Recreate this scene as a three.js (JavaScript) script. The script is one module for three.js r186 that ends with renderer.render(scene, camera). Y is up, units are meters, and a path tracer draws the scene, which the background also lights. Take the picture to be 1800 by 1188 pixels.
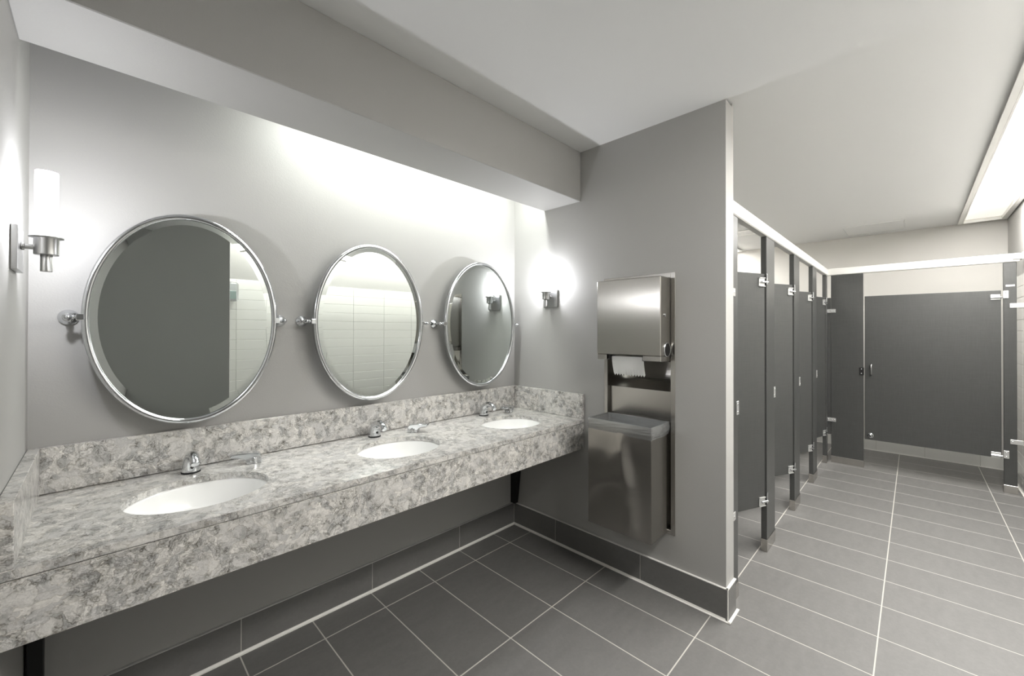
import * as THREE from 'three';
import { mergeGeometries } from 'three/addons/utils/BufferGeometryUtils.js';
import { RectAreaLightUniformsLib } from 'three/addons/lights/RectAreaLightUniformsLib.js';

// ---------------------------------------------------------------- camera, light, exposure
const scene = new THREE.Scene();
scene.background = new THREE.Color(0x000000);
RectAreaLightUniformsLib.init();
const FOCAL = 717.25, W = 1800, H = 1188;
const camera = new THREE.PerspectiveCamera(2 * Math.atan(H / 2 / FOCAL) * 180 / Math.PI, W / H, 0.02, 50);
camera.setViewOffset(W, H, 0, 15.1, W, H);                 // slight lens shift
{
  const yaw = 44.5635 * Math.PI / 180, pitch = 0.2856 * Math.PI / 180;
  camera.position.set(-2.2185, 1.445, 2.159);
  const dir = new THREE.Vector3(Math.cos(yaw) * Math.cos(pitch), Math.sin(pitch), -Math.sin(yaw) * Math.cos(pitch));
  camera.lookAt(camera.position.clone().add(dir));
  camera.rotateZ(0.0942 * Math.PI / 180);
  camera.updateMatrixWorld();
}
scene.add(camera);
const renderer = new THREE.WebGLRenderer({ antialias: true });
renderer.toneMapping = THREE.LinearToneMapping;
renderer.toneMappingExposure = 1.12;
renderer.shadowMap.enabled = true;

const LIGHT = {
  corridor: { color: 0xfffdfa, power: 38 },                // lensed strip along the tiled wall
  stalls: { color: 0xfffdfa, power: 26 },                  // the same over the stalls
  cove: { color: 0xfbfffc, power: 54 },                    // tube hidden behind the dropped beam
  sconce: { color: 0xf8f9ff, power: 0.7 },
};
function areaLight(spec, w, h, pos, target) {
  const l = new THREE.RectAreaLight(spec.color, spec.power, w, h);
  l.position.set(...pos); l.lookAt(...target); scene.add(l); return l;
}

// ---------------------------------------------------------------- helpers
let seed = 12345;
const rnd = () => { seed = (seed * 1664525 + 1013904223) >>> 0; return seed / 4294967296; };
const taken = new Map();
function numbered(n) { const k = taken.get(n) ?? 0; taken.set(n, k + 1); return k ? n + '_' + String(k).padStart(3, '0') : n; }

function polysToGeo(polys, centre) {                       // convex polygons -> flat shaded geometry
  const P = [], N = [];
  const a = new THREE.Vector3(), b = new THREE.Vector3(), n = new THREE.Vector3(), m = new THREE.Vector3();
  for (let q of polys) {
    a.set(...q[1]).sub(m.set(...q[0])); b.set(...q[2]).sub(m); n.crossVectors(a, b).normalize();
    m.set(0, 0, 0); for (const v of q) m.add(a.set(...v)); m.divideScalar(q.length).sub(b.set(...centre));
    if (n.dot(m) < 0) { q = [...q].reverse(); n.negate(); }
    for (let i = 1; i < q.length - 1; i++) for (const v of [q[0], q[i], q[i + 1]]) { P.push(...v); N.push(n.x, n.y, n.z); }
  }
  const g = new THREE.BufferGeometry();
  g.setAttribute('position', new THREE.Float32BufferAttribute(P, 3));
  g.setAttribute('normal', new THREE.Float32BufferAttribute(N, 3));
  return boxUV(g);
}
function boxUV(g, ox = 0, oy = 0) {                        // uv in metres from the dominant axis of each face
  if (g.index) g = g.toNonIndexed();
  const p = g.attributes.position, uv = new Float32Array(p.count * 2);
  const a = new THREE.Vector3(), b = new THREE.Vector3(), c = new THREE.Vector3();
  for (let i = 0; i < p.count; i += 3) {
    a.fromBufferAttribute(p, i); b.fromBufferAttribute(p, i + 1).sub(a); c.fromBufferAttribute(p, i + 2).sub(a); b.cross(c);
    const x = Math.abs(b.x), y = Math.abs(b.y), z = Math.abs(b.z);
    for (let k = i; k < i + 3; k++) {
      const X = p.getX(k), Y = p.getY(k), Z = p.getZ(k);
      const [u, v] = y >= x && y >= z ? [X, Z] : x >= z ? [Z, Y] : [X, Y];
      uv[2 * k] = u + ox; uv[2 * k + 1] = v + oy;
    }
  }
  g.setAttribute('uv', new THREE.BufferAttribute(uv, 2));
  return g;
}
function bx(x0, x1, y0, y1, z0, z1, c = 0.002) {           // chamfered box from its extents
  const C = [(x0 + x1) / 2, (y0 + y1) / 2, (z0 + z1) / 2], h = [(x1 - x0) / 2, (y1 - y0) / 2, (z1 - z0) / 2];
  c = Math.min(c, ...h.map((v) => v * 0.9));
  const S = [-1, 1], polys = [];
  const V = (s, ax) => [0, 1, 2].map((i) => C[i] + s[i] * (h[i] - (i === ax ? 0 : c)));
  for (let ax = 0; ax < 3; ax++) {
    const [u, v] = [(ax + 1) % 3, (ax + 2) % 3];
    for (const s of S) {
      polys.push([[-1, -1], [1, -1], [1, 1], [-1, 1]].map(([p, q]) => { const t = []; t[ax] = s; t[u] = p; t[v] = q; return V(t, ax); }));
    }
    for (const p of S) for (const q of S) {                // edge along ax
      const A = [], B = []; A[u] = B[u] = p; A[v] = B[v] = q; A[ax] = -1; B[ax] = 1;
      polys.push([V(A, u), V(B, u), V(B, v), V(A, v)]);
    }
  }
  for (const p of S) for (const q of S) for (const r of S) polys.push([0, 1, 2].map((ax) => V([p, q, r], ax)));
  return polysToGeo(polys, C);
}
const plain = (x0, x1, y0, y1, z0, z1) => boxUV(new THREE.BoxGeometry(x1 - x0, y1 - y0, z1 - z0).translate((x0 + x1) / 2, (y0 + y1) / 2, (z0 + z1) / 2));
function lathe(pts, seg = 28) { return new THREE.LatheGeometry(pts.map(([r, y]) => new THREE.Vector2(r, y)), seg); }
function cyl(r, l, seg = 20, r2 = r, e = Math.min(0.0015, r * 0.3)) { // closed cylinder along y, centred, softened rim
  return lathe([[0, -l / 2], [r - e, -l / 2], [r, -l / 2 + e], [r2, l / 2 - e], [r2 - e, l / 2], [0, l / 2]], seg);
}
function tube(pts, r, seg = 24, rad = 12) { return new THREE.TubeGeometry(new THREE.CatmullRomCurve3(pts.map((p) => new THREE.Vector3(...p))), seg, r, rad, false); }
function merged(list) {
  list = (Array.isArray(list) ? list : [list]).map((g) => {
    g = g.index ? g.toNonIndexed() : g;
    for (const k of Object.keys(g.attributes)) if (!['position', 'normal', 'uv'].includes(k)) g.deleteAttribute(k);
    return g;
  });
  return list.length > 1 ? mergeGeometries(list) : list[0];
}
function obj(name, geo, mat, parent = scene) {
  const m = new THREE.Mesh(merged(geo), mat); m.castShadow = m.receiveShadow = true;
  m.name = parent === scene ? numbered(name) : name;
  parent.add(m); return m;
}
function struct(name, geo, mat) { const m = obj(name, geo, mat); m.userData.kind = 'structure'; return m; }
function thing(name, label, category, pos, group) {
  const o = new THREE.Group(); o.name = numbered(name); o.position.set(...pos); scene.add(o);
  o.userData = { label, category }; if (group) o.userData.group = group; return o;
}
function part(t, name, geo, mat, label) {                  // geometry given in world metres, moved to the thing's own origin
  const g = merged(geo).clone(); const p = t.userData.origin ?? t.position; g.translate(-p.x, -p.y, -p.z);
  const m = obj(name, g, mat, t); m.userData.origin = p; if (label) m.userData.label = label; return m;
}
function local(t, name, geo, mat, label) { const m = obj(name, geo, mat, t); if (label) m.userData.label = label; return m; }

// ---------------------------------------------------------------- procedural textures
function hash(ix, iy, s) { let h = (ix * 374761393 + iy * 668265263 + s * 974711) | 0; h = Math.imul(h ^ (h >>> 13), 1274126177); h ^= h >>> 16; return (h >>> 0) / 4294967296; }
function vnoise(x, y, per, s) {
  const xi = Math.floor(x), yi = Math.floor(y), fx = x - xi, fy = y - yi;
  const u = fx * fx * (3 - 2 * fx), v = fy * fy * (3 - 2 * fy), m = (a) => ((a % per) + per) % per;
  const x0 = m(xi), x1 = m(xi + 1), y0 = m(yi), y1 = m(yi + 1);
  const a = hash(x0, y0, s), b = hash(x1, y0, s), c = hash(x0, y1, s), d = hash(x1, y1, s);
  return a + (b - a) * u + (c - a) * v + (a - b - c + d) * u * v;
}
function fbm(x, y, per, s, oct) { let r = 0, a = 0.5, n = 0; for (let i = 0; i < oct; i++) { r += a * vnoise(x, y, per, s + i); n += a; x *= 2; y *= 2; per *= 2; a *= 0.5; } return r / n; }
function worley(x, y, per, s, out) {
  const xi = Math.floor(x), yi = Math.floor(y); let f1 = 9, f2 = 9, id = 0;
  for (let j = -1; j <= 1; j++) for (let i = -1; i <= 1; i++) {
    const cx = (((xi + i) % per) + per) % per, cy = (((yi + j) % per) + per) % per;
    const dx = xi + i + hash(cx, cy, s) - x, dy = yi + j + hash(cx, cy, s + 7) - y, d = dx * dx + dy * dy;
    if (d < f1) { f2 = f1; f1 = d; id = hash(cx, cy, s + 13); } else if (d < f2) f2 = d;
  }
  out[0] = Math.sqrt(f1); out[1] = Math.sqrt(f2); out[2] = id;
}
function dataTex(n, fn, srgb, repeat = 1, m = n) {         // repeat = how often the picture fits into one metre
  const d = new Uint8Array(n * m * 4), c = [0, 0, 0];
  for (let j = 0; j < m; j++) for (let i = 0; i < n; i++) {
    fn(i / n, j / m, c); const k = 4 * (j * n + i);
    for (let q = 0; q < 3; q++) d[k + q] = Math.max(0, Math.min(255, c[q]));
    d[k + 3] = 255;
  }
  const t = new THREE.DataTexture(d, n, m, THREE.RGBAFormat);
  t.wrapS = t.wrapT = THREE.RepeatWrapping; t.magFilter = THREE.LinearFilter; t.minFilter = THREE.LinearMipmapLinearFilter; t.generateMipmaps = true;
  if (srgb) t.colorSpace = THREE.SRGBColorSpace;
  t.repeat.set(repeat, repeat); t.needsUpdate = true; return t;
}
const smooth = (a, b, x) => { x = Math.max(0, Math.min(1, (x - a) / (b - a))); return x * x * (3 - 2 * x); };
const wo = [0, 0, 0];
// speckled quartz: pale pebbles of several sizes held in a web of grey-brown veins
const quartzTex = dataTex(1536, (u, v, c) => {
  const wx = fbm(u * 24, v * 24, 24, 3, 4) - 0.5, wy = fbm(u * 24, v * 24, 24, 31, 4) - 0.5;
  const lx = fbm(u * 5, v * 5, 5, 71, 3) - 0.5, ly = fbm(u * 5, v * 5, 5, 91, 3) - 0.5;
  const fx = fbm(u * 110, v * 110, 110, 131, 3) - 0.5, fy = fbm(u * 110, v * 110, 110, 151, 3) - 0.5;
  const x = u + wx * 0.055 + lx * 0.12 + fx * 0.018, y = v + wy * 0.055 + ly * 0.12 + fy * 0.018;
  worley(x * 32, y * 32, 32, 5, wo); const e1 = wo[1] - wo[0], id1 = wo[2];
  worley(x * 92, y * 92, 92, 17, wo); const e2 = wo[1] - wo[0], id2 = wo[2];
  const big = smooth(0.40, 0.60, fbm(u * 13, v * 13, 13, 41, 3));       // where the pebbles are small
  const web = fbm(u * 46, v * 46, 46, 57, 4), fine = vnoise(u * 500, v * 500, 500, 77);
  const sw = 1 - Math.abs(2 * fbm(x * 70, y * 70, 70, 101, 3) - 1), swirl = Math.pow(sw, 7) * (0.35 + 0.65 * big);
  let t = 0.825 + 0.10 * (id1 - 0.5) + 0.14 * (id2 - 0.5) * (0.35 + 0.65 * big);
  const v1 = 1 - smooth(0.0, 0.12, e1), v2 = (1 - smooth(0.0, 0.3, e2)) * (0.3 + 0.7 * big);
  t -= v1 * (0.0 + 0.26 * web) + v2 * (0.02 + 0.23 * web) + 0.13 * swirl;
  t -= 0.10 * smooth(0.5, 0.7, web) + 0.06 * (fine - 0.5);
  const g = 255 * Math.max(0.28, Math.min(0.93, t)), warm = 4 + 3 * (id1 - 0.5) + 3 * v1;
  c[0] = g + warm * 0.5; c[1] = g; c[2] = g - warm;
}, true, 1);
const porcelainTex = dataTex(512, (u, v, c) => {
  const n = fbm(u * 12, v * 40, 40, 5, 4) * 0.6 + fbm(u * 90, v * 90, 90, 15, 3) * 0.4, s = vnoise(u * 256, v * 256, 256, 9);
  const g = 99 * (0.90 + 0.18 * n + 0.04 * s); c[0] = g; c[1] = g * 0.988; c[2] = g * 0.965;
}, true, 0.9);
const porcelainBump = dataTex(256, (u, v, c) => { c[0] = c[1] = c[2] = 255 * fbm(u * 40, v * 40, 40, 25, 3); }, false, 2);
const paintBump = dataTex(256, (u, v, c) => { c[0] = c[1] = c[2] = 255 * fbm(u * 64, v * 64, 64, 5, 3); }, false, 4);
const panelTex = dataTex(512, (u, v, c) => {               // fine crossed fibres of the laminate
  const n = 0.5 * fbm(u * 8, v * 160, 160, 3, 3) + 0.5 * fbm(u * 160, v * 8, 160, 23, 3);
  const g = 66 * (0.88 + 0.24 * n); c[0] = g * 0.995; c[1] = g * 1.005; c[2] = g * 0.985;
}, true, 2);
const brushed = dataTex(512, (u, v, c) => { c[0] = c[1] = c[2] = 255 * (0.35 * vnoise(u * 256, v * 4, 256, 3) + 0.65 * vnoise(u * 512, v * 8, 512, 8)); }, false, 2.5);

// ---------------------------------------------------------------- materials
const std = (o) => new THREE.MeshStandardMaterial(o), phys = (o) => new THREE.MeshPhysicalMaterial(o);
const MAT = {
  wall: std({ color: 0xa6a5a2, roughness: 0.55, bumpMap: paintBump, bumpScale: 0.00025 }),
  pale: std({ color: 0xc8c6c1, roughness: 0.6, bumpMap: paintBump, bumpScale: 0.00025 }),
  ceiling: std({ color: 0xe0e0df, roughness: 0.85 }),
  floorTile: phys({ map: porcelainTex, ior: 1.9, roughness: 0.6, bumpMap: porcelainBump, bumpScale: 0.0003 }),
  grout: std({ color: 0xbab7b0, roughness: 0.6 }),
  whiteTile: phys({ color: 0xe4e4df, roughness: 0.18, clearcoat: 0.5, clearcoatRoughness: 0.08 }),
  wallGrout: std({ color: 0xb4b2ac, roughness: 0.9 }),
  whiteTrim: std({ color: 0xe3e1dc, roughness: 0.45 }),
  alu: std({ color: 0xd9d9d6, roughness: 0.35, metalness: 0.6 }),
  rail: std({ color: 0xe2e1dd, roughness: 0.38, metalness: 0.25 }),
  quartz: phys({ map: quartzTex, roughness: 0.3, clearcoat: 0.7, clearcoatRoughness: 0.22 }),
  ceramic: phys({ color: 0xf3f3f1, roughness: 0.12, clearcoat: 0.8, clearcoatRoughness: 0.05 }),
  chrome: std({ color: 0xd8dadc, roughness: 0.07, metalness: 1 }),
  satin: std({ color: 0xb9b9b8, roughness: 0.3, metalness: 1 }),
  steel: phys({ color: 0xb5b2ac, roughness: 0.24, metalness: 1, anisotropy: 0.9, anisotropyRotation: 0, bumpMap: brushed, bumpScale: 0.00004 }),
  steelSoft: std({ color: 0xb4b1ac, roughness: 0.24, metalness: 1 }),
  binSteel: std({ color: 0xb4b1ac, roughness: 0.2, metalness: 1 }),
  mirror: std({ color: 0xd9dedb, roughness: 0.012, metalness: 1 }),
  panel: std({ map: panelTex, roughness: 0.36 }),
  black: std({ color: 0x0b0b0b, roughness: 0.5 }),
  hardware: std({ color: 0xcfcfcd, roughness: 0.32, metalness: 0.65 }),
  rubber: std({ color: 0x101010, roughness: 0.7 }),
  shade: std({ color: 0xf4f4f4, roughness: 0.4, emissive: 0xffffff, emissiveIntensity: 1.6 }),
  lens: std({ color: 0xf2f2ee, roughness: 0.5, emissive: 0xfffaf0, emissiveIntensity: 2.2 }),
  lensDim: std({ color: 0xe9e9e5, roughness: 0.4, emissive: 0xfffaf0, emissiveIntensity: 0.55 }),
  tubeGlow: std({ color: 0xffffff, roughness: 0.5, emissive: 0xfbfff4, emissiveIntensity: 4 }),
  paper: std({ color: 0xf0f0ee, roughness: 0.9 }),
  bag: phys({ color: 0xe9ebec, roughness: 0.1, transmission: 0.86, thickness: 0, ior: 1.4, side: THREE.DoubleSide }),
  glass: phys({ color: 0x9fb0ac, roughness: 0.08, metalness: 0.2 }),
};

// ---------------------------------------------------------------- the room
const XL = -2.386, XF = 4.45, ZW = 2.85, Z1 = 1.485, CY = 2.62, CY2 = 2.635, XE = -1.37, ZE = 2.45;
const STRIP = { x0: -1.28, x1: 4.345, z0: 2.53, z1: 2.822 }, STRIP2 = { x0: 0.7, x1: 4.345, z0: 0.07, z1: 0.36 };  // ceiling openings
{
  // floor: grout bed, and 300 x 600 mm tiles laid on it one by one
  const floor = struct('floor', plain(XL - 0.15, XF + 0.15, -0.12, -0.0006, -0.15, ZW + 0.15), MAT.grout);
  const xs = [], zs = [], g = 0.0021, x0 = -2.2185 + 0.9505 * 1.445, z0 = 2.159 - 0.513 * 1.445;
  for (let k = -20; k < 30; k++) { xs.push(x0 + k * 0.3075); zs.push(z0 + k * 0.6165); }
  const cache = new Map();
  for (let i = 0; i < xs.length - 1; i++) for (let j = 0; j < zs.length - 1; j++) {
    const a = Math.max(xs[i] + g, XL), b = Math.min(xs[i + 1] - g, XF), c = Math.max(zs[j] + g, 0), d = Math.min(zs[j + 1] - g, ZW);
    if (b - a < 0.02 || d - c < 0.02) continue;
    if (a > -0.0 && b < 0.12 && d < Z1) continue;
    const key = (b - a).toFixed(3) + '_' + (d - c).toFixed(3) + '_' + ((i * 3 + j * 5) % 4);
    if (!cache.has(key)) cache.set(key, boxUV(bx(-(b - a) / 2, (b - a) / 2, -0.009, 0, -(d - c) / 2, (d - c) / 2, 0.0012), rnd() * 7, rnd() * 7));
    const t = obj('tile', cache.get(key), MAT.floorTile, floor); t.position.set((a + b) / 2, 0, (c + d) / 2);
  }
  // ceiling: one height over the basins, a hair higher over the stalls
  const gx = [XL - 0.15, STRIP.x0, 0, STRIP2.x0, STRIP.x1, XF + 0.15], gz = [-0.15, STRIP2.z0, STRIP2.z1, STRIP.z0, STRIP.z1, ZW + 0.15], cells = [];
  for (let i = 0; i < 5; i++) for (let j = 0; j < 5; j++) {
    if ((j === 3 && i >= 1 && i <= 3) || (j === 1 && i === 3)) continue;  // openings of the two recessed lights
    cells.push(plain(gx[i], gx[i + 1], i < 2 ? CY : CY2, CY + 0.15, gz[j], gz[j + 1]));
  }
  cells.push(plain(XL - 0.15, XF + 0.15, CY + 0.13, CY + 0.16, -0.15, ZW + 0.15));
  struct('ceiling', cells, MAT.ceiling);
  struct('wall_left', plain(XL - 0.15, XL, -0.12, CY, -0.15, ZW + 0.15), MAT.wall);
  struct('wall_back', [plain(XL, 0.1, -0.12, CY, -0.15, 0)], MAT.wall);
  struct('wall_stall_back', [plain(0.1, XF, -0.12, CY2, -0.15, 0)], MAT.pale);
  struct('wall_far', plain(XF, XF + 0.15, -0.12, CY2, -0.15, ZW + 0.15), MAT.pale);
  struct('wall_entry', bx(XL, XE, -0.01, CY, ZE, ZW, 0.003), MAT.wall);
  // end wall of the basin bay, with the niche for the towel cabinet
  const s = new THREE.Shape([[0, 0], [Z1, 0], [Z1, CY], [0, CY]].map(([a, b]) => new THREE.Vector2(a, b)));
  s.holes.push(new THREE.Path([[0.8, 0.345], [1.21, 0.345], [1.21, 1.755], [0.8, 1.755]].map(([a, b]) => new THREE.Vector2(a, b))));
  const eg = boxUV(new THREE.ExtrudeGeometry(s, { depth: 0.1, bevelEnabled: false }).rotateY(-Math.PI / 2).translate(0.1, 0, 0));
  struct('wall_end', [eg, plain(0.1, 0.12, 0, CY2, 0, Z1)], MAT.wall);
  // right wall: painted above, glazed 100 x 400 mm tiles stacked in straight columns below
  const rw = struct('wall_right', plain(XL - 0.15, XF + 0.15, -0.12, CY2, ZW + 0.011, ZW + 0.15), MAT.wall);
  const bed = local(rw, 'grout_bed', plain(XE, XF, 0, 1.967, ZW + 0.003, ZW + 0.011), MAT.wallGrout);
  const wc = new Map();
  const wallTile = (a, b, y0, y1) => {
    const key = (b - a).toFixed(3) + (y1 - y0).toFixed(3);
    if (!wc.has(key)) wc.set(key, bx(-(b - a) / 2, (b - a) / 2, -(y1 - y0) / 2, (y1 - y0) / 2, -0.005, 0.005, 0.0016));
    const t = obj('tile', wc.get(key), MAT.whiteTile, rw); t.position.set((a + b) / 2, (y0 + y1) / 2, ZW + 0.005);
  };
  for (let k = -4; k < 12; k++) {
    const a = Math.max(XE + 0.001, -0.035 + 0.402 * k + 0.0012), b = Math.min(XF - 0.001, -0.035 + 0.402 * (k + 1) - 0.0012);
    if (b - a < 0.02) continue;
    for (let r = 0; r < 18; r++) wallTile(a, b, 0.1355 + r * 0.1017 + 0.001, 0.1355 + (r + 1) * 0.1017 - 0.001);
    wallTile(a, b, 0.001, 0.1335);
  }
}
// dropped beam in front of the basin wall
struct('ceiling_beam', bx(XL, 0, 2.297, CY, 0.295, 0.604, 0.003), MAT.wall);

// skirting of dark porcelain cut from floor tiles, with white cove strip and edge profile
{
  const bb = (name, list, mat) => { const o = struct(name, list[0], MAT.grout); for (const g of list.slice(1)) obj('tile', g, mat, o); return o; };
  const back = [plain(XL, 0, 0, 0.157, 0, 0.0105)];
  for (const [a, b] of [[XL, -1.763], [-1.759, -1.142], [-1.138, -0.531], [-0.527, -0.0135]]) back.push(bx(a, b, 0.006, 0.156, 0.003, 0.012, 0.001));
  bb('baseboard_back', back, MAT.floorTile);
  const end = [plain(-0.0105, 0, 0, 0.157, 0.0105, Z1), plain(-0.0105, 0.117, 0, 0.157, Z1, Z1 + 0.0105)];
  for (const [a, b] of [[0.0135, 0.403], [0.407, 1.026], [1.03, Z1 + 0.01]]) end.push(bx(-0.012, -0.003, 0.006, 0.156, a, b, 0.001));
  end.push(bx(-0.01, 0.117, 0.006, 0.156, Z1 + 0.003, Z1 + 0.012, 0.001));
  bb('baseboard_end', end, MAT.floorTile);
  const far = [plain(XF - 0.004, XF, 0, 0.13, 0, ZW)];
  for (let k = 0; k < 7; k++) { const a = Math.max(0.01, 1.828 + (k - 5) * 0.418 + 0.001), b = Math.min(ZW, 1.828 + (k - 4) * 0.418 - 0.001); if (b > a) far.push(bx(XF - 0.012, XF - 0.003, 0.004, 0.13, a, b, 0.001)); }
  far.push(bx(XF - 0.012, XF - 0.003, 0.004, 0.13, 1.828 + 2 * 0.418 + 0.001, ZW - 0.002, 0.001));
  bb('baseboard_far', far, MAT.whiteTile);
  bb('baseboard_left', [plain(XL, XL + 0.004, 0, 0.157, 0.02, ZE), bx(XL + 0.003, XL + 0.012, 0.006, 0.156, 0.02, 1.2, 0.001), bx(XL + 0.003, XL + 0.012, 0.006, 0.156, 1.203, ZE, 0.001)], MAT.floorTile);
  // profiles on top of the skirting and strips at its foot
  const t = 0.0145;
  struct('trim_1', [bx(XL, -0.0125, 0.156, 0.1605, 0, 0.0128, 0.001)], MAT.alu);
  struct('trim_2', [bx(-0.0135, 0, 0.156, 0.161, 0.0128, Z1 + 0.013, 0.001), bx(-0.0135, 0.12, 0.156, 0.161, Z1, Z1 + 0.0135, 0.001)], MAT.whiteTrim);
  const cove = (len) => { const s = new THREE.Shape(); s.moveTo(0, 0); s.lineTo(0.012, 0); s.lineTo(0.012, 0.0025); s.quadraticCurveTo(0.0035, 0.0035, 0.0025, 0.012); s.lineTo(0, 0.012); return new THREE.ExtrudeGeometry(s, { depth: len, bevelEnabled: false, curveSegments: 5 }); };
  struct('trim_3', [boxUV(cove(-XL - 0.012).rotateY(-Math.PI / 2).translate(-0.012, 0, 0.0121))], MAT.whiteTrim);
  struct('trim_4', [boxUV(cove(Z1 - 0.012).rotateY(Math.PI).translate(-0.0121, 0, Z1 + 0.0001)), bx(-0.025, -0.012, 0, 0.004, 0.03, Z1 + 0.026, 0.001), bx(-0.025, 0.128, 0, 0.004, Z1 + 0.012, Z1 + 0.026, 0.001), bx(-0.0135, -0.0085, 0.004, 0.157, Z1 + 0.0085, Z1 + 0.0135, 0.001)], MAT.whiteTrim);
  struct('trim_5', [bx(XF - 0.02, XF - 0.012, 0, 0.008, 0.02, ZW, 0.002), bx(XE, XF - 0.02, 0, 0.008, ZW - 0.01, ZW, 0.002)], MAT.whiteTrim);
}

// ---------------------------------------------------------------- ceiling fittings
function stripLight(label, o, lit, n, spec) {               // lens set a hand's breadth up in the opening; tubes end at x = lit
  const { x0, x1, z0, z1 } = o, y = CY + 0.034, f = 0.004, e = 0.0005;
  const t = thing('ceiling_light', label, 'ceiling light', [(x0 + x1) / 2, y, (z0 + z1) / 2]);
  part(t, 'flange', [bx(x0 - 0.03, x1 + 0.03, CY - 0.004, CY - 0.0002, z0 - 0.03, z0, 0.001), bx(x0 - 0.03, x1 + 0.03, CY - 0.004, CY - 0.0002, z1, z1 + 0.027, 0.001), bx(x0 - 0.03, x0, CY - 0.004, CY - 0.0002, z0, z1, 0.001), bx(x1, x1 + 0.03, CY - 0.004, CY - 0.0002, z0, z1, 0.001)], MAT.rail);
  part(t, 'frame', [bx(x0 + e, x1 - e, CY - f, y, z0 + e, z0 + 0.012, 0.001), bx(x0 + e, x1 - e, CY - f, y, z1 - 0.012, z1 - e, 0.001), bx(x0 + e, x0 + 0.012, CY - f, y, z0 + 0.012, z1 - 0.012, 0.001), bx(x1 - 0.012, x1 - e, CY - f, y, z0 + 0.012, z1 - 0.012, 0.001)], MAT.rail);
  const a = x0 + 0.012, L = (lit - a) / n;
  const lens = (p, q, m) => part(t, 'diffuser', bx(p + 0.001, q - 0.001, y, y + 0.012, z0 + 0.012, z1 - 0.012, 0.001), m);
  for (let k = 0; k < n; k++) lens(a + k * L, a + (k + 1) * L, MAT.lens);
  const d = lens(lit, x1 - 0.012, MAT.lensDim);             // last length of lens has no tube behind it
  const m = Math.floor((x1 - 0.012 - lit) / 0.03);
  for (let q = 0; q < m; q++) part(d, 'lens_rib', bx(lit + q * 0.03 + 0.004, lit + q * 0.03 + 0.026, y - 0.004, y + 0.0005, z0 + 0.013, z1 - 0.013, 0.0035), MAT.lensDim);
  areaLight(spec, lit - a, z1 - z0 - 0.024, [(lit + a) / 2, y - 0.006, (z0 + z1) / 2], [(lit + a) / 2, 0, (z0 + z1) / 2]);
}
stripLight('long lensed ceiling light running along the white tiled wall', STRIP, 3.55, 4, LIGHT.corridor);
stripLight('lensed ceiling light over the toilet stalls, glimpsed above the first stall door', STRIP2, 4.2, 3, LIGHT.stalls);
{
  const t = thing('ceiling_hatch', 'white flush access hatch in the ceiling before the far wall', 'hatch', [3.99, CY2, 1.835]);
  part(t, 'panel', bx(3.755, 4.225, CY2 - 0.004, CY2, 1.585, 2.085, 0.0015), MAT.ceiling);
  part(t, 'frame', [bx(3.745, 3.752, CY2 - 0.006, CY2, 1.575, 2.095, 0.001), bx(4.228, 4.235, CY2 - 0.006, CY2, 1.575, 2.095, 0.001), bx(3.752, 4.228, CY2 - 0.006, CY2, 1.575, 1.582, 0.001), bx(3.752, 4.228, CY2 - 0.006, CY2, 2.088, 2.095, 0.001)], MAT.ceiling);
}
{
  const t = thing('ceiling_vent', 'small grey air vent in the ceiling, seen above the first stall door', 'vent', [3.22, CY2, 0.73]);
  part(t, 'frame', [bx(3.08, 3.36, CY2 - 0.008, CY2, 0.6, 0.62, 0.002), bx(3.08, 3.36, CY2 - 0.008, CY2, 0.84, 0.86, 0.002), bx(3.08, 3.1, CY2 - 0.008, CY2, 0.62, 0.84, 0.002), bx(3.34, 3.36, CY2 - 0.008, CY2, 0.62, 0.84, 0.002)], MAT.alu);
  for (let k = 0; k < 7; k++) part(t, 'slat', bx(3.11 + k * 0.033, 3.132 + k * 0.033, CY2 - 0.006, CY2, 0.62, 0.84, 0.001), MAT.satin);
}
{ // tube light tucked into the slot between beam and wall
  const x0 = -1.6, x1 = -0.1;
  const t = thing('cove_light', 'tube light hidden in the slot behind the dropped beam', 'cove light', [(x0 + x1) / 2, CY, 0.25]);
  part(t, 'housing', bx(x0 - 0.03, x1 + 0.03, 2.585, CY, 0.2, 0.2945, 0.003), MAT.whiteTrim);
  part(t, 'tube', [cyl(0.014, x1 - x0, 16).rotateZ(Math.PI / 2).translate((x0 + x1) / 2, 2.568, 0.25)], MAT.tubeGlow);
  areaLight(LIGHT.cove, x1 - x0, 0.06, [(x0 + x1) / 2, 2.545, 0.25], [(x0 + x1) / 2, 0, 0.25]);
}

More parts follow.
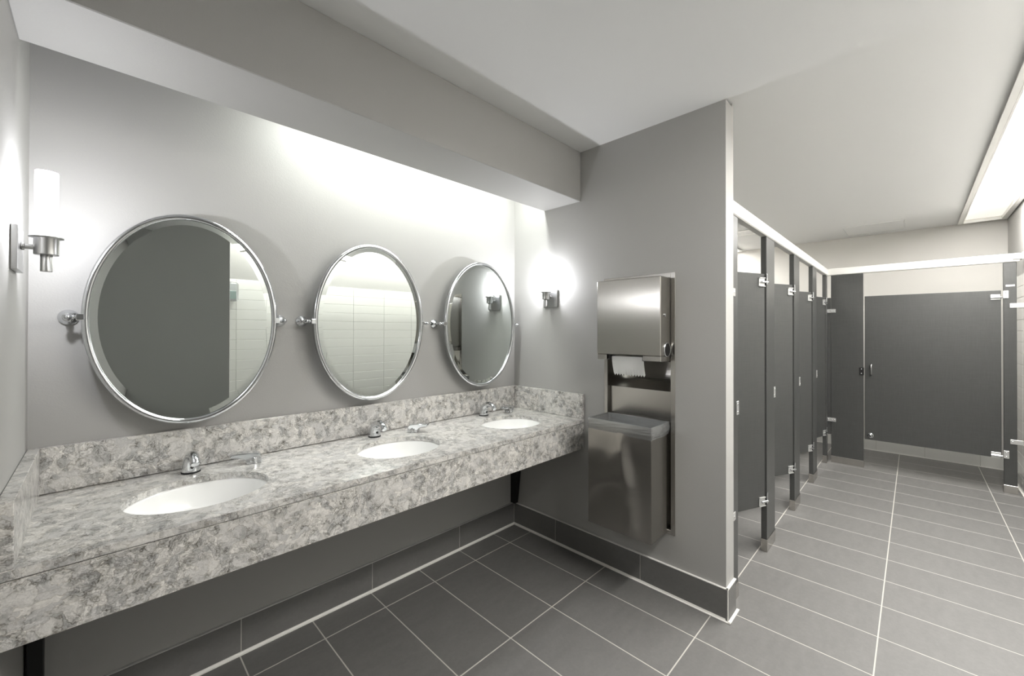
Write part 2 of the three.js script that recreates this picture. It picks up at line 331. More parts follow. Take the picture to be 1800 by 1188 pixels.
// ---------------------------------------------------------------- basin counter
{
  const y1 = 0.878, y0 = 0.853, D = 0.635, a = XL + 0.001, b = -0.001;
  const t = thing('vanity_counter', 'long speckled grey quartz basin counter with deep apron and splashbacks', 'counter', [(a + b) / 2, 0.689, D / 2]);
  const s = new THREE.Shape([[a, -0.001], [b, -0.001], [b, -D], [a, -D]].map(([p, q]) => new THREE.Vector2(p, q)));
  for (const cx of [-1.957, -1.172, -0.39]) { const h = new THREE.Path(); h.absellipse(cx, -0.352, 0.209, 0.18, 0, Math.PI * 2, true); s.holes.push(h); }
  const slab = new THREE.ExtrudeGeometry(s, { depth: y1 - y0 - 0.003, bevelEnabled: true, bevelSize: 0.0015, bevelThickness: 0.0015, bevelOffset: -0.0015, bevelSegments: 1, curveSegments: 64 });
  slab.rotateX(-Math.PI / 2).translate(0, y0 + 0.0015, 0);
  part(t, 'worktop', boxUV(slab), MAT.quartz);
  part(t, 'apron', boxUV(bx(a, b, 0.689, y0 - 0.0025, D - 0.022, D - 0.002, 0.0015), 0.37, 0.21), MAT.quartz);
  part(t, 'backsplash', boxUV(bx(a, b, y1 + 0.0025, 1.04, 0.001, 0.02, 0.0015), 0.13, 0.5), MAT.quartz);
  part(t, 'side_splash', boxUV(bx(-0.021, b, y1 + 0.0005, 1.04, 0.0215, D, 0.0015), 0.6, 0.1), MAT.quartz);
  part(t, 'side_splash', boxUV(bx(a, XL + 0.03, y1 + 0.0005, 1.04, 0.0215, D, 0.0015), 0.3, 0.77), MAT.quartz);
}
// undermounted basins
{
  const proto = thing('sink_basin', 'white oval basin under the leftmost oval mirror', 'sink', [-1.957, 0.853, 0.352], 'undermount basins');
  const n = 64, rows = [[1.10, -0.004], [1.03, -0.0005], [1.0, -0.0005], [0.985, -0.006], [0.95, -0.035], [0.88, -0.075], [0.75, -0.108], [0.55, -0.126], [0.3, -0.134], [0.11, -0.137]];
  const outer = [[0.11, -0.15], [0.4, -0.148], [0.8, -0.122], [0.94, -0.08], [1.02, -0.03], [1.10, -0.012], [1.10, -0.004]];
  const prof = [...outer, ...rows.slice(1)];
  const P = [], I = [];
  prof.forEach(([k, y]) => { for (let i = 0; i <= n; i++) { const w = i / n * Math.PI * 2; P.push(0.209 * k * Math.cos(w), y - 0.0005, 0.18 * k * Math.sin(w)); } });
  for (let r = 0; r < prof.length - 1; r++) for (let i = 0; i < n; i++) { const q = r * (n + 1) + i; I.push(q, q + n + 1, q + 1, q + 1, q + n + 1, q + n + 2); }
  const g = new THREE.BufferGeometry(); g.setAttribute('position', new THREE.Float32BufferAttribute(P, 3)); g.setIndex(I); g.computeVertexNormals();
  const uv = new Float32Array(P.length / 3 * 2); g.setAttribute('uv', new THREE.BufferAttribute(uv, 2));
  local(proto, 'bowl', g, MAT.ceramic);
  local(proto, 'drain', lathe([[0, -0.134], [0.012, -0.1345], [0.014, -0.132], [0.024, -0.1315], [0.026, -0.135], [0.026, -0.19], [0, -0.19]], 28), MAT.chrome, 'chrome drain');
  const labels = ['white oval basin under the middle oval mirror', 'white oval basin nearest the steel towel cabinet'];
  [-1.172, -0.39].forEach((x, i) => { const c = proto.clone(); c.name = numbered('sink_basin'); c.position.x = x; c.userData = { ...proto.userData, label: labels[i] }; scene.add(c); });
}
// faucets: short swan neck leaning over the bowl, black gasket
{
  const f = thing('faucet', 'chrome faucet at the basin under the leftmost mirror', 'faucet', [-1.953, 0.878, 0.088], 'basin faucets');
  local(f, 'gasket', lathe([[0, 0], [0.032, 0], [0.032, 0.006], [0, 0.006]], 32), MAT.rubber, 'black rubber gasket');
  // tapering swept spout
  const path = new THREE.CatmullRomCurve3([[0, 0.004, 0], [0, 0.03, 0.001], [0, 0.056, 0.008], [0, 0.074, 0.03], [0, 0.08, 0.058], [0, 0.073, 0.086], [0, 0.056, 0.106]].map((p) => new THREE.Vector3(...p)));
  const rad = (t) => 0.0295 - 0.0145 * smooth(0, 0.8, t);
  const n = 40, m = 24, P = [], I = [];
  for (let i = 0; i <= n; i++) {
    const t = i / n, c = path.getPointAt(t), T = path.getTangentAt(t), X = new THREE.Vector3(1, 0, 0), N = new THREE.Vector3().crossVectors(T, X).normalize();
    for (let k = 0; k <= m; k++) { const w = k / m * Math.PI * 2, r = rad(t); P.push(c.x + X.x * Math.cos(w) * r * 1.05, c.y + N.y * Math.sin(w) * r, c.z + N.z * Math.sin(w) * r); }
  }
  for (let i = 0; i < n; i++) for (let k = 0; k < m; k++) { const q = i * (m + 1) + k; I.push(q, q + 1, q + m + 1, q + 1, q + m + 2, q + m + 1); }
  const g = new THREE.BufferGeometry(); g.setAttribute('position', new THREE.Float32BufferAttribute(P, 3)); g.setIndex(I); g.computeVertexNormals(); g.setAttribute('uv', new THREE.BufferAttribute(new Float32Array(P.length / 3 * 2), 2));
  local(f, 'spout', g, MAT.chrome);
  const end = path.getPointAt(1), T = path.getTangentAt(1);
  const aer = lathe([[0, 0.006], [0.009, 0.006], [0.011, 0.004], [0.0135, 0.004], [0.0148, 0.002], [0.0148, -0.008], [0, -0.008]], 24);
  aer.applyQuaternion(new THREE.Quaternion().setFromUnitVectors(new THREE.Vector3(0, 1, 0), T)).translate(end.x, end.y, end.z);
  local(f, 'aerator', aer, MAT.chrome);
  local(f, 'sensor_eye', cyl(0.006, 0.003, 16).rotateX(Math.PI / 2).translate(0, 0.026, 0.0295), MAT.black, 'black sensor window');
  ['chrome faucet at the basin under the middle mirror', 'chrome faucet at the basin nearest the steel towel cabinet'].forEach((label, i) => {
    const c = f.clone(); c.name = numbered('faucet'); c.position.x = [-1.168, -0.384][i]; c.position.z = 0.086; c.userData = { ...f.userData, label }; scene.add(c);
  });
}
// low soap pumps with a broad swivelling beak
{
  const s = thing('soap_dispenser', 'low chrome soap pump right of the leftmost faucet, beak turned left', 'soap dispenser', [-1.745, 0.878, 0.128], 'soap pumps on the counter');
  local(s, 'base', lathe([[0, 0], [0.029, 0], [0.029, 0.003], [0.0275, 0.006], [0.0275, 0.024], [0.025, 0.028], [0, 0.028]], 28), MAT.chrome);
  const sh = new THREE.Shape(); sh.moveTo(-0.027, -0.017); sh.lineTo(0.021, -0.017); sh.quadraticCurveTo(0.026, 0.006, 0.05, 0.012); sh.lineTo(0.078, 0.017); sh.quadraticCurveTo(0.08, 0.022, 0.074, 0.023); sh.quadraticCurveTo(0.02, 0.027, -0.018, 0.018); sh.quadraticCurveTo(-0.029, 0.008, -0.027, -0.017);
  const hd = new THREE.ExtrudeGeometry(sh, { depth: 0.036, bevelEnabled: true, bevelSize: 0.004, bevelThickness: 0.007, bevelSegments: 4, curveSegments: 12 }).translate(0, 0.022, -0.018);
  const h = local(s, 'pump_head', hd, MAT.chrome); h.rotation.y = Math.PI * 0.93;
  const set = [['low chrome soap pump right of the middle faucet, beak towards the camera', -0.965, 0.15, Math.PI * 1.28], ['low chrome soap pump in the counter corner by the end wall', -0.183, 0.128, -0.35]];
  for (const [label, x, z, r] of set) { const c = s.clone(); c.name = numbered('soap_dispenser'); c.position.x = x; c.position.z = z; c.userData = { ...s.userData, label }; c.children[1].rotation.y = r; scene.add(c); }
}
// black steel brackets carrying the counter
{
  const b = thing('counter_bracket', 'black steel bracket under the counter in the corner by the end wall', 'bracket', [-0.022, 0.162, 0], 'counter brackets');
  const s = new THREE.Shape([[0.0005, 0.004], [0.044, 0.004], [0.115, 0.58], [0.55, 0.62], [0.55, 0.688], [0.0005, 0.688]].map(([p, q]) => new THREE.Vector2(p, q)));
  local(b, 'web', new THREE.ExtrudeGeometry(s, { depth: 0.034, bevelEnabled: true, bevelSize: 0.001, bevelThickness: 0.001, bevelOffset: -0.001, bevelSegments: 1 }).rotateY(-Math.PI / 2).translate(0.017, 0, 0), MAT.black);
  const c = b.clone(); c.name = numbered('counter_bracket'); c.position.x = -2.361; c.userData = { ...b.userData, label: 'black steel bracket under the counter beside the left wall' }; scene.add(c);
}

// ---------------------------------------------------------------- mirrors
{
  const A = 0.31, B = 0.42, ZM = 0.07;
  function ring(profile, n = 96) {                          // sweep a closed or open profile [inset, z] round the oval
    const P = [], I = [], m = profile.length;
    for (let i = 0; i <= n; i++) {
      const w = i / n * Math.PI * 2, c = Math.cos(w), s = Math.sin(w), nx = c / A, ny = s / B, l = Math.hypot(nx, ny);
      for (const [d, z] of profile) P.push(A * c - d * nx / l, B * s - d * ny / l, z);
    }
    for (let i = 0; i < n; i++) for (let k = 0; k < m - 1; k++) { const q = i * m + k; I.push(q, q + m, q + 1, q + 1, q + m, q + m + 1); }
    const g = new THREE.BufferGeometry(); g.setAttribute('position', new THREE.Float32BufferAttribute(P, 3)); g.setIndex(I); g.computeVertexNormals();
    g.setAttribute('uv', new THREE.BufferAttribute(new Float32Array(P.length / 3 * 2), 2)); return g;
  }
  const m = thing('pivot_mirror', 'leftmost oval chrome-framed mirror, next to the left wall sconce', 'mirror', [-1.951, 1.493, 0], 'oval pivot mirrors');
  const fp = []; for (let k = 0; k <= 14; k++) { const w = Math.PI * (1.0 - k / 14) ; fp.push([0.0105 - 0.0105 * Math.cos(Math.PI - w), ZM + 0.004 + 0.009 * Math.sin(w)]); }
  const frameProf = [[0.021, ZM - 0.006], [0.0, ZM - 0.014], ...fp, [0.021, ZM - 0.006]];
  local(m, 'frame', ring(frameProf), MAT.chrome);
  local(m, 'backing', ring([[0.015, ZM - 0.005], [A * 0.999, ZM - 0.005]]), MAT.satin);
  // glass: flat centre and a ground bevel
  const flat = new THREE.Shape(); const pts = [];
  for (let i = 0; i < 96; i++) { const w = i / 96 * Math.PI * 2, c = Math.cos(w), s = Math.sin(w), nx = c / A, ny = s / B, l = Math.hypot(nx, ny), d = 0.042; pts.push(new THREE.Vector2(A * c - d * nx / l, B * s - d * ny / l)); }
  flat.setFromPoints(pts);
  const glass = local(m, 'mirror_glass', new THREE.ShapeGeometry(flat).translate(0, 0, ZM + 0.0045), MAT.mirror);
  local(glass, 'bevel', ring([[0.02, ZM + 0.0026], [0.042, ZM + 0.0045]]), MAT.mirror);
  for (const s of [-1, 1]) {
    const x = s * 0.341;
    const fl = lathe([[0, 0.024], [0.012, 0.0235], [0.016, 0.02], [0.02, 0.013], [0.0255, 0.008], [0.0275, 0.003], [0.0275, 0]], 28).rotateX(Math.PI / 2).translate(x, 0, 0.0005);
    const p = local(m, 'pivot_post', fl, MAT.chrome);
    local(p, 'stem', [lathe([[0, 0.088], [0.004, 0.0875], [0.0065, 0.085], [0.005, 0.081], [0.0098, 0.078], [0.0115, 0.071], [0.0098, 0.064], [0.0065, 0.06], [0.0065, 0.045], [0.009, 0.042], [0.009, 0.038], [0.0065, 0.035], [0.0065, 0.022]], 24).rotateX(Math.PI / 2).translate(x, 0, 0)], MAT.chrome);
    local(p, 'pivot_pin', [cyl(0.0055, 0.026, 16).rotateZ(Math.PI / 2).translate(x - s * 0.013, 0, ZM), cyl(0.0085, 0.005, 20).rotateZ(Math.PI / 2).translate(x - s * 0.013, 0, ZM)], MAT.chrome);
    local(p, 'pivot_block', bx(s * 0.311 - 0.0105, s * 0.311 + 0.0105, -0.0115, 0.0115, ZM - 0.011, ZM + 0.0145, 0.002), MAT.chrome);
  }
  ['middle oval chrome-framed mirror reflecting white wall tiles', 'oval chrome-framed mirror beside the end wall, reflecting the sconce'].forEach((label, i) => {
    const c = m.clone(); c.name = numbered('pivot_mirror'); c.position.x = [-1.171, -0.39][i]; c.userData = { ...m.userData, label }; scene.add(c);
  });
}

// ---------------------------------------------------------------- wall sconces
function sconce(label, x, s, z) {                           // s = direction away from the wall
  const t = thing('wall_sconce', label, 'wall lamp', [x, 1.612, z], 'frosted tube wall sconces');
  local(t, 'backplate', bx(s > 0 ? 0.0005 : -0.0145, s > 0 ? 0.0145 : -0.0005, 0, 0.123, -0.06, 0.06, 0.0015), MAT.satin);
  const ax = s * 0.062;
  local(t, 'arm', [cyl(0.007, 0.04, 16).rotateZ(Math.PI / 2).translate(s * 0.034, 0.072, 0), cyl(0.011, 0.007, 20).rotateZ(Math.PI / 2).translate(s * 0.018, 0.072, 0)], MAT.satin);
  local(t, 'cup', lathe([[0, 0.052], [0.0245, 0.052], [0.0255, 0.054], [0.0255, 0.099], [0.035, 0.101], [0.035, 0.105], [0.0265, 0.106], [0.0235, 0.104], [0, 0.104]], 36).translate(ax, 0, 0), MAT.satin);
  local(t, 'stem', lathe([[0, 0.004], [0.0115, 0.004], [0.0125, 0.005], [0.0125, 0.052], [0, 0.052]], 24).translate(ax, 0, 0), MAT.satin);
  local(t, 'shade', lathe([[0.0225, 0.104], [0.024, 0.106], [0.024, 0.291], [0.0235, 0.2935], [0.0225, 0.292], [0.0215, 0.289], [0, 0.286]], 36).translate(ax, 0, 0), MAT.shade, 'frosted white glass tube, lit');
  const l = new THREE.PointLight(LIGHT.sconce.color, LIGHT.sconce.power, 0, 2); l.castShadow = true; l.position.set(ax, 0.17, 0); l.shadow.radius = 1; t.add(l);
}
sconce('lit frosted tube wall lamp on the left wall', XL, 1, 0.365);
sconce('lit frosted tube wall lamp on the end wall, left of the towel cabinet', 0, -1, 0.36);

// ---------------------------------------------------------------- recessed towel cabinet and waste bin
{
  const t = thing('towel_cabinet', 'recessed stainless steel paper towel dispenser cabinet on the end wall', 'towel dispenser', [0, 0.328, 1.007]);
  part(t, 'frame', [bx(-0.004, 0, 0.328, 1.772, 0.785, 0.808, 0.001), bx(-0.004, 0, 0.328, 1.772, 1.204, 1.229, 0.001), bx(-0.004, 0, 1.745, 1.772, 0.808, 1.204, 0.001), bx(-0.004, 0, 0.328, 0.352, 0.808, 1.204, 0.001),
    bx(0, 0.098, 0.348, 1.752, 0.8005, 0.803, 0.0005), bx(0, 0.098, 0.348, 1.752, 1.207, 1.2095, 0.0005)], MAT.steelSoft);
  // inner sheet: slopes down and forward to a lip, then drops as a flat panel
  const s = new THREE.Shape(); s.moveTo(0.05, 1.30); s.lineTo(0.088, 1.27); s.quadraticCurveTo(0.092, 1.18, 0.06, 1.15); s.lineTo(0.028, 1.116); s.lineTo(0.022, 1.110); s.lineTo(0.034, 0.35); s.lineTo(0.098, 0.35); s.lineTo(0.098, 1.30);
  part(t, 'back_panel', boxUV(new THREE.ExtrudeGeometry(s, { depth: 0.4035, bevelEnabled: false, curveSegments: 10 }).translate(0, 0, 0.8032)), MAT.steelSoft);
  part(t, 'lock', cyl(0.008, 0.006, 18).rotateZ(Math.PI / 2).translate(0.028, 0.985, 1.04), MAT.chrome, 'small key lock');
  // dispenser box
  const b = part(t, 'dispenser_box', bx(-0.125, 0.09, 1.313, 1.743, 0.809, 1.203, 0.004), MAT.steel);
  part(b, 'lower_lip', bx(-0.122, -0.01, 1.281, 1.3135, 0.811, 0.872, 0.003), MAT.steelSoft);
  part(b, 'lower_lip', bx(-0.122, -0.01, 1.283, 1.3135, 1.098, 1.2025, 0.003), MAT.steelSoft);
  part(b, 'door_seam', [bx(-0.013, -0.0095, 1.3, 1.742, 1.2028, 1.2036, 0.0002)], MAT.black);
  part(b, 'feed_knob', [cyl(0.034, 0.006, 36).rotateX(Math.PI / 2).translate(-0.048, 1.347, 1.2055)], MAT.black, 'black feed knob');
  part(b, 'knob_ring', [new THREE.TorusGeometry(0.037, 0.004, 12, 48).translate(-0.048, 1.347, 1.2045)], MAT.chrome);
  part(b, 'lock', [cyl(0.009, 0.008, 20).rotateX(Math.PI / 2).translate(-0.079, 1.535, 1.206)], MAT.chrome, 'round chrome key lock');
  part(b, 'roller', [cyl(0.013, 0.2, 20).rotateX(Math.PI / 2).translate(-0.07, 1.298, 0.985)], MAT.satin);
  part(b, 'end_cap', bx(-0.105, -0.03, 1.283, 1.3135, 0.8725, 0.886, 0.002), MAT.black);
  part(b, 'end_cap', bx(-0.105, -0.03, 1.281, 1.3135, 1.0875, 1.0975, 0.002), MAT.black);
}
{ // hanging towel, torn along a saw-tooth edge
  const t = thing('paper_towel', 'white paper towel with saw-tooth edge hanging from the steel dispenser', 'paper towel', [-0.06, 1.19, 0.985]);
  const P = [], I = [], n = 48, rows = 10, th = 0.0008;
  for (const side of [0, 1]) for (let r = 0; r <= rows; r++) for (let i = 0; i <= n; i++) {
    const u = i / n, saw = (i % 4) / 4 < 0.5 ? (i % 4) / 2 : 2 - (i % 4) / 2, bot = 1.188 + 0.012 * (1 - saw), y = 1.300 + (bot - 1.300) * (r / rows);
    const k = r / rows; P.push(-0.087 + 0.022 * k * k + 0.003 * Math.sin(u * 7 + k * 2) + side * th, y, 0.8875 + u * 0.199);
  }
  const o = (rows + 1) * (n + 1);
  for (let r = 0; r < rows; r++) for (let i = 0; i < n; i++) { const q = r * (n + 1) + i; I.push(q, q + n + 1, q + 1, q + 1, q + n + 1, q + n + 2, o + q, o + q + 1, o + q + n + 1, o + q + 1, o + q + n + 2, o + q + n + 1); }
  const g = new THREE.BufferGeometry(); g.setAttribute('position', new THREE.Float32BufferAttribute(P, 3)); g.setIndex(I); g.computeVertexNormals(); g.setAttribute('uv', new THREE.BufferAttribute(new Float32Array(P.length / 3 * 2), 2));
  part(t, 'sheet', g, MAT.paper);
}
{ // waste bin of thin sheet, front slightly buckled
  const X0 = -0.212, X1 = 0.018, Y0 = 0.343, Y1 = 0.945, Za = 0.808, Zb = 1.192, e = 0.0025;
  const t = thing('waste_bin', 'tall stainless steel waste bin hung below the towel dispenser', 'bin', [(X0 + X1) / 2, Y0, (Za + Zb) / 2]);
  const nu = 36, nv = 48, P = [], I = [], UV = [];
  const dent = (u, v) => {
    const edge = Math.sin(Math.PI * u) * Math.min(1, (1 - v) * 4) * Math.min(1, v * 6 + 0.15);
    const fold = Math.exp(-Math.pow((u - 0.64 - 0.09 * Math.sin(5 * v + 0.6)) / 0.11, 2)), belly = Math.exp(-Math.pow((v - 0.42) / 0.2, 2) - Math.pow((u - 0.45) / 0.38, 2));
    return edge * (0.009 * fold + 0.013 * belly + 0.012 * (fbm(u * 2.6 + 1, v * 3.2 + 2, 16, 3, 2) - 0.45));
  };
  for (let j = 0; j <= nv; j++) for (let i = 0; i <= nu; i++) { const u = i / nu, v = j / nv; P.push(X0 - dent(u, v), Y0 + (Y1 - Y0) * v, Za + (Zb - Za) * u); UV.push(u * 0.38, v * 0.6); }
  for (let j = 0; j < nv; j++) for (let i = 0; i < nu; i++) { const q = j * (nu + 1) + i; I.push(q, q + 1, q + nu + 1, q + 1, q + nu + 2, q + nu + 1); }
  const g = new THREE.BufferGeometry(); g.setAttribute('position', new THREE.Float32BufferAttribute(P, 3)); g.setAttribute('uv', new THREE.Float32BufferAttribute(UV, 2)); g.setIndex(I); g.computeVertexNormals();
  part(t, 'front_panel', g, MAT.binSteel);
  part(t, 'shell', [bx(X0 + 0.003, X0 + 0.005, Y0, Y1, Za, Zb, 0.0005), bx(X0, X1, Y0, Y1, Za, Za + e, 0.001), bx(X0, X1, Y0, Y1, Zb - e, Zb, 0.001), bx(X1 - e, X1, Y0, Y1, Za, Zb, 0.001), bx(X0, X1, Y0, Y0 + e, Za, Zb, 0.001)], MAT.steelSoft);
  // clear liner folded over the rim
  const l = thing('bin_liner', 'clear plastic bag folded over the rim of the waste bin', 'bin bag', [(X0 + X1) / 2, Y1 - 0.08, (Za + Zb) / 2]);
  const per = []; const add = (x0, z0, x1, z1, k, nx, nz) => { for (let i = 0; i < k; i++) per.push([x0 + (x1 - x0) * i / k, z0 + (z1 - z0) * i / k, nx, nz]); };
  add(X0, Za, X0, Zb, 48, -1, 0); add(X0, Zb, X1 - 0.02, Zb, 30, 0, 1); add(X1 - 0.02, Zb, X1 - 0.02, Za, 30, 1, 0); add(X1 - 0.02, Za, X0, Za, 30, 0, -1);
  const N = per.length, band = (rows, f) => {
    const P = [], I = [];
    for (let r = 0; r <= rows; r++) for (let i = 0; i <= N; i++) P.push(...f(per[i % N], i % N, r / rows));
    for (let r = 0; r < rows; r++) for (let i = 0; i < N; i++) { const q = r * (N + 1) + i; I.push(q, q + N + 1, q + 1, q + 1, q + N + 1, q + N + 2); }
    const g = new THREE.BufferGeometry(); g.setAttribute('position', new THREE.Float32BufferAttribute(P, 3)); g.setIndex(I); g.computeVertexNormals(); g.setAttribute('uv', new THREE.BufferAttribute(new Float32Array(P.length / 3 * 2), 2)); return g;
  };
  part(l, 'cuff', band(30, ([x, z, nx, nz], i, k) => {
    const wv = fbm(i * 0.1, k * 9 + i * 0.03, 64, 7, 3) - 0.4, drop = 0.066 + 0.012 * (vnoise(i * 0.09, 0, 64, 5) - 0.5), rg = 1 - Math.abs(2 * fbm(i * 0.045, k * 5 + i * 0.06, 64, 47, 3) - 1), o = 0.0022 + (0.004 + 0.010 * wv + 0.007 * rg * rg * rg) * Math.sin(Math.PI * Math.min(1, k * 1.1));
    return [x + nx * Math.max(0.0018, o), Y1 + 0.003 - drop * k, z + nz * Math.max(0.0018, o)];
  }), MAT.bag);
  part(l, 'bag', band(16, ([x, z, nx, nz], i, k) => {
    const wv = fbm(i * 0.2, k * 5, 64, 27, 3) - 0.4, inset = -0.0022 + (k > 0 ? -0.0075 - 0.02 * Math.max(0, wv) * Math.min(1, k * 5) - 0.02 * k : 0.0024);
    return [x + nx * inset, Y1 + 0.003 - 0.42 * k, z + nz * inset];
  }), MAT.bag);
}

// ---------------------------------------------------------------- toilet stalls
const DY0 = 0.305, DY1 = 1.826, RY0 = 2.075, RY1 = 2.15, PZ0 = 1.436, PZ1 = 1.47;
const bolt = (x, y, z, ax) => { const g = lathe([[0, 0.003], [0.0025, 0.003], [0.005, 0.001], [0.005, 0]], 12); if (ax === 'x') g.rotateZ(Math.PI / 2); else g.rotateX(Math.PI / 2); return g.translate(x, y, z); };
function pilaster(label, x0, x1, keeper) {
  const t = thing('stall_pilaster', label, 'pilaster', [(x0 + x1) / 2, 0, (PZ0 + PZ1) / 2], 'pilasters along the stall row');
  part(t, 'post', bx(x0, x1, 0.004, RY0 - 0.001, PZ0, PZ1, 0.0025), MAT.panel);
  part(t, 'shoe', bx(x0 - 0.003, x1 + 0.003, 0, 0.082, PZ0 - 0.003, PZ1 + 0.003, 0.002), MAT.steelSoft, 'stainless steel shoe');
  if (keeper) { const k = part(t, 'latch_keeper', [bx(x1 - 0.034, x1 + 0.004, 0.992, 1.066, PZ1 + 0.0002, PZ1 + 0.0045, 0.0015), bx(x1 + 0.0002, x1 + 0.004, 0.992, 1.066, PZ0 + 0.002, PZ1 + 0.001, 0.001), bx(x1 + 0.003, x1 + 0.03, 0.992, 1.066, PZ0 - 0.004, PZ0 - 0.001, 0.001)], MAT.hardware, 'stainless latch keeper');
    for (const q0 of [bolt(x1 - 0.017, 1.05, PZ1 + 0.0045), bolt(x1 - 0.017, 1.008, PZ1 + 0.0045)]) part(k, 'screw', q0, MAT.chrome); }
  return t;
}
{
  const p0 = pilaster('narrow dark grey stall pilaster against the end wall', 0.1215, 0.25, true);
  for (const y of [1.657, 0.46]) part(p0, 'wall_bracket', [bx(0.122, 0.19, y - 0.022, y + 0.022, PZ1 + 0.0005, PZ1 + 0.006, 0.002), bolt(0.165, y, PZ1 + 0.006)], MAT.hardware);
  pilaster('dark grey pilaster between the first and second stall doors', 0.866, 1.08, true);
  pilaster('dark grey pilaster between the second and third stall doors', 1.735, 1.948, true);
  pilaster('dark grey pilaster between the third and fourth stall doors', 2.59, 2.803, true);
  pilaster('dark grey corner pilaster right of the fourth stall door', 3.418, 3.508, false);
}
function stallDoor(label, hx, width, deg) {
  const t = thing('stall_door', label, 'stall door', [hx, DY0, (PZ0 + PZ1) / 2], 'doors along the stall row');
  t.rotation.y = -deg * Math.PI / 180;
  const h = DY1 - DY0;
  local(t, 'leaf', bx(-width, -0.006, 0, h, -0.0125, 0.0125, 0.0025), MAT.panel);
  for (const y of [1.77 - DY0, 0.035]) {
    const g = local(t, 'hinge', [bx(-0.066, -0.012, y - 0.03, y + 0.03, 0.0127, 0.0175, 0.0015), bx(-0.066, -0.012, y - 0.03, y - 0.024, 0.0175, 0.024, 0.001), bx(-0.066, -0.012, y + 0.024, y + 0.03, 0.0175, 0.024, 0.001)], MAT.hardware, 'stainless hinge');
    local(g, 'hinge_pin', [cyl(0.007, 0.058, 16).rotateZ(Math.PI / 2).translate(-0.022, y, 0.024), cyl(0.0045, 0.07, 12).translate(0.0005, y + 0.02, 0.0226)], MAT.chrome);
  }
  const l = local(t, 'latch', bx(-width + 0.004, -width + 0.07, 0.69, 0.755, -0.021, -0.0127, 0.002), MAT.satin);
  local(l, 'latch_knob', cyl(0.008, 0.02, 14).rotateX(Math.PI / 2).translate(-width + 0.035, 0.72, -0.03), MAT.chrome);
}
stallDoor('dark grey stall door nearest the end wall, swung slightly inwards', 0.8645, 0.609, 23);
stallDoor('second dark grey stall door in the row', 1.7335, 0.645, 24);
stallDoor('third dark grey stall door in the row', 2.585, 0.632, 22);
stallDoor('fourth dark grey stall door, last of the row', 3.413, 0.605, 15);
function partition(label, x, z1) {
  const t = thing('stall_partition', label, 'partition', [x, DY0, z1 / 2], 'side partitions between stalls');
  part(t, 'panel', bx(x - 0.0125, x + 0.0125, DY0, DY1, 0.012, z1, 0.0025), MAT.panel);
  for (const y of [1.68, 0.47]) part(t, 'bracket', [bx(x - 0.018, x + 0.018, y - 0.025, y + 0.025, 0.0005, 0.011, 0.002), bx(x + 0.0127, x + 0.018, y - 0.025, y + 0.025, 0.005, 0.05, 0.001)], MAT.satin);
}
partition('dark grey side partition behind the pilaster of the first and second stalls', 0.973, PZ0 - 0.001);
partition('dark grey side partition behind the pilaster of the second and third stalls', 1.8415, PZ0 - 0.001);
partition('dark grey side partition behind the pilaster of the third and fourth stalls', 2.6965, PZ0 - 0.001);
partition('dark grey side partition in line with the far stall front', 3.54, 1.497);
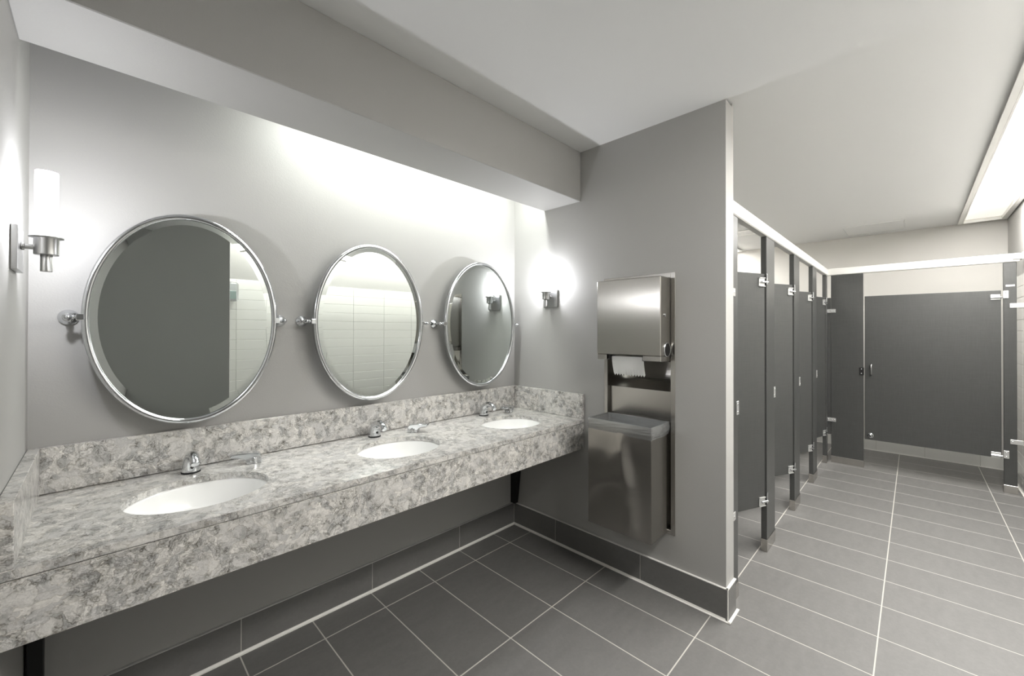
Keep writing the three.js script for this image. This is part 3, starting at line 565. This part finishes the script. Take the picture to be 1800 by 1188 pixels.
// far stall, facing the camera
{
  const X0 = 3.5275, X1 = 3.5535;
  const p = thing('stall_front_panel', 'wide dark grey fixed front panel left of the far stall door', 'stall panel', [3.54, 0, 1.637]);
  part(p, 'post', bx(X0 - 0.004, X1 + 0.004, 0.004, RY0 - 0.001, 1.5, 1.774, 0.0025), MAT.panel);
  part(p, 'shoe', bx(X0 - 0.007, X1 + 0.007, 0, 0.07, 1.497, 1.777, 0.002), MAT.steelSoft, 'stainless steel shoe');
  const st = part(p, 'latch_keeper', bx(X0 - 0.012, X0 - 0.0045, 0.985, 1.065, 1.742, 1.779, 0.0015), MAT.black, 'black latch keeper');
  for (const q0 of [bolt(X0 - 0.012, 1.048, 1.758, 'x'), bolt(X0 - 0.012, 1.002, 1.758, 'x')]) part(st, 'screw', q0, MAT.chrome);
  for (const y of [1.679, 0.47]) { const b = part(p, 'panel_bracket', [bx(X0 - 0.012, X0 - 0.0045, y - 0.02, y + 0.02, 1.462, 1.542, 0.0015)], MAT.hardware); for (const q0 of [1.474, 1.505, 1.53].map((z) => bolt(X0 - 0.012, y, z, 'x'))) part(b, 'screw', q0, MAT.chrome); }
  const d = thing('stall_door', 'wide dark grey door of the far stall, closed, facing the camera', 'stall door', [3.54, DY0, 2.253]);
  part(d, 'leaf', bx(X0, X1, DY0, DY1, 1.7845, 2.7225, 0.0025), MAT.panel);
  part(d, 'pull_handle', tube([[X0, 0.995, 1.837], [X0 - 0.025, 1.0, 1.837], [X0 - 0.034, 1.05, 1.837], [X0 - 0.025, 1.098, 1.837], [X0, 1.103, 1.837]], 0.0075, 24, 10), MAT.satin, 'curved steel pull handle');
  const k = part(d, 'door_bumper', lathe([[0, 0.026], [0.012, 0.025], [0.016, 0.02], [0.017, 0.008], [0.026, 0.006], [0.027, 0]], 28).rotateZ(Math.PI / 2).translate(X0, 0.35, 1.828), MAT.chrome, 'round chrome bumper');
  part(k, 'rubber_tip', cyl(0.008, 0.005, 16).rotateZ(Math.PI / 2).translate(X0 - 0.0275, 0.35, 1.828), MAT.rubber);
  for (const y of [1.765, 0.33]) {
    const g = part(d, 'hinge', [bx(X0 - 0.006, X0 - 0.0003, y - 0.024, y + 0.024, 2.66, 2.719, 0.0015)], MAT.hardware, 'stainless hinge');
    part(g, 'hinge_pin', [cyl(0.009, 0.07, 16).rotateX(Math.PI / 2).translate(X0 - 0.012, y - 0.004, 2.694)], MAT.chrome);
  }
  const q = thing('stall_pilaster', 'narrow dark grey pilaster between the far stall door and the tiled wall', 'pilaster', [3.54, 0, 2.775]);
  part(q, 'post', bx(X0 - 0.004, X1 + 0.004, 0.004, RY0 - 0.001, 2.736, 2.813, 0.0025), MAT.panel);
  part(q, 'shoe', bx(X0 - 0.007, X1 + 0.007, 0, 0.072, 2.733, 2.8175, 0.002), MAT.steelSoft, 'stainless steel shoe');
  for (const y of [1.785, 0.345]) { const g = part(q, 'hinge_plate', bx(X0 - 0.011, X0 - 0.0045, y - 0.034, y + 0.034, 2.734, 2.766, 0.0015), MAT.hardware); for (const q0 of [bolt(X0 - 0.011, y + 0.018, 2.75, 'x'), bolt(X0 - 0.011, y - 0.018, 2.75, 'x')]) part(g, 'screw', q0, MAT.chrome); }
  for (const y of [1.684, 0.465]) { const g = part(q, 'wall_bracket', [bx(X0 - 0.01, X0 - 0.0045, y - 0.02, y + 0.02, 2.772, 2.848, 0.0015), bx(X0 - 0.04, X0 - 0.0045, y - 0.02, y + 0.02, 2.8435, 2.8495, 0.001)], MAT.hardware); for (const q0 of [bolt(X0 - 0.01, y, 2.785, 'x')]) part(g, 'screw', q0, MAT.chrome); }
  part(q, 'sticker', bx(X0 - 0.0047, X0 - 0.0041, 1.857, 1.872, 2.75, 2.802, 0.0001), MAT.paper, 'small white sticker');
}
// head rails
{
  const r = thing('head_rail', 'white aluminium head rail above the row of four stall doors', 'head rail', [1.8, RY0, 1.455]);
  part(r, 'rail', bx(0.121, 3.515, RY0, RY1, 1.43, 1.477, 0.006), MAT.rail);
  const f = thing('head_rail', 'white aluminium head rail above the far stall door', 'head rail', [3.54, RY0, 2.14]);
  part(f, 'rail', bx(3.516, 3.564, RY0, RY1, 1.43, 2.835, 0.006), MAT.rail);
  part(f, 'wall_bracket', [bx(3.5, 3.5155, RY0 + 0.02, RY1 - 0.006, 2.79, 2.848, 0.002), bx(3.47, 3.57, RY0 + 0.015, RY1 + 0.004, 2.8375, 2.8495, 0.002)], MAT.satin);
}
// small chrome dispenser on the tiled wall, seen only in the leftmost mirror
{
  const t = thing('wall_dispenser', 'chrome dispenser on the tiled wall, seen in the leftmost mirror', 'dispenser', [-1.31, 1.73, ZW]);
  part(t, 'body', bx(-1.365, -1.235, 1.74, 1.93, ZW - 0.09, ZW - 0.0005, 0.02), MAT.chrome);
  part(t, 'window', bx(-1.34, -1.26, 1.76, 1.84, ZW - 0.0925, ZW - 0.0895, 0.001), MAT.glass);
}

renderer.render(scene, camera);
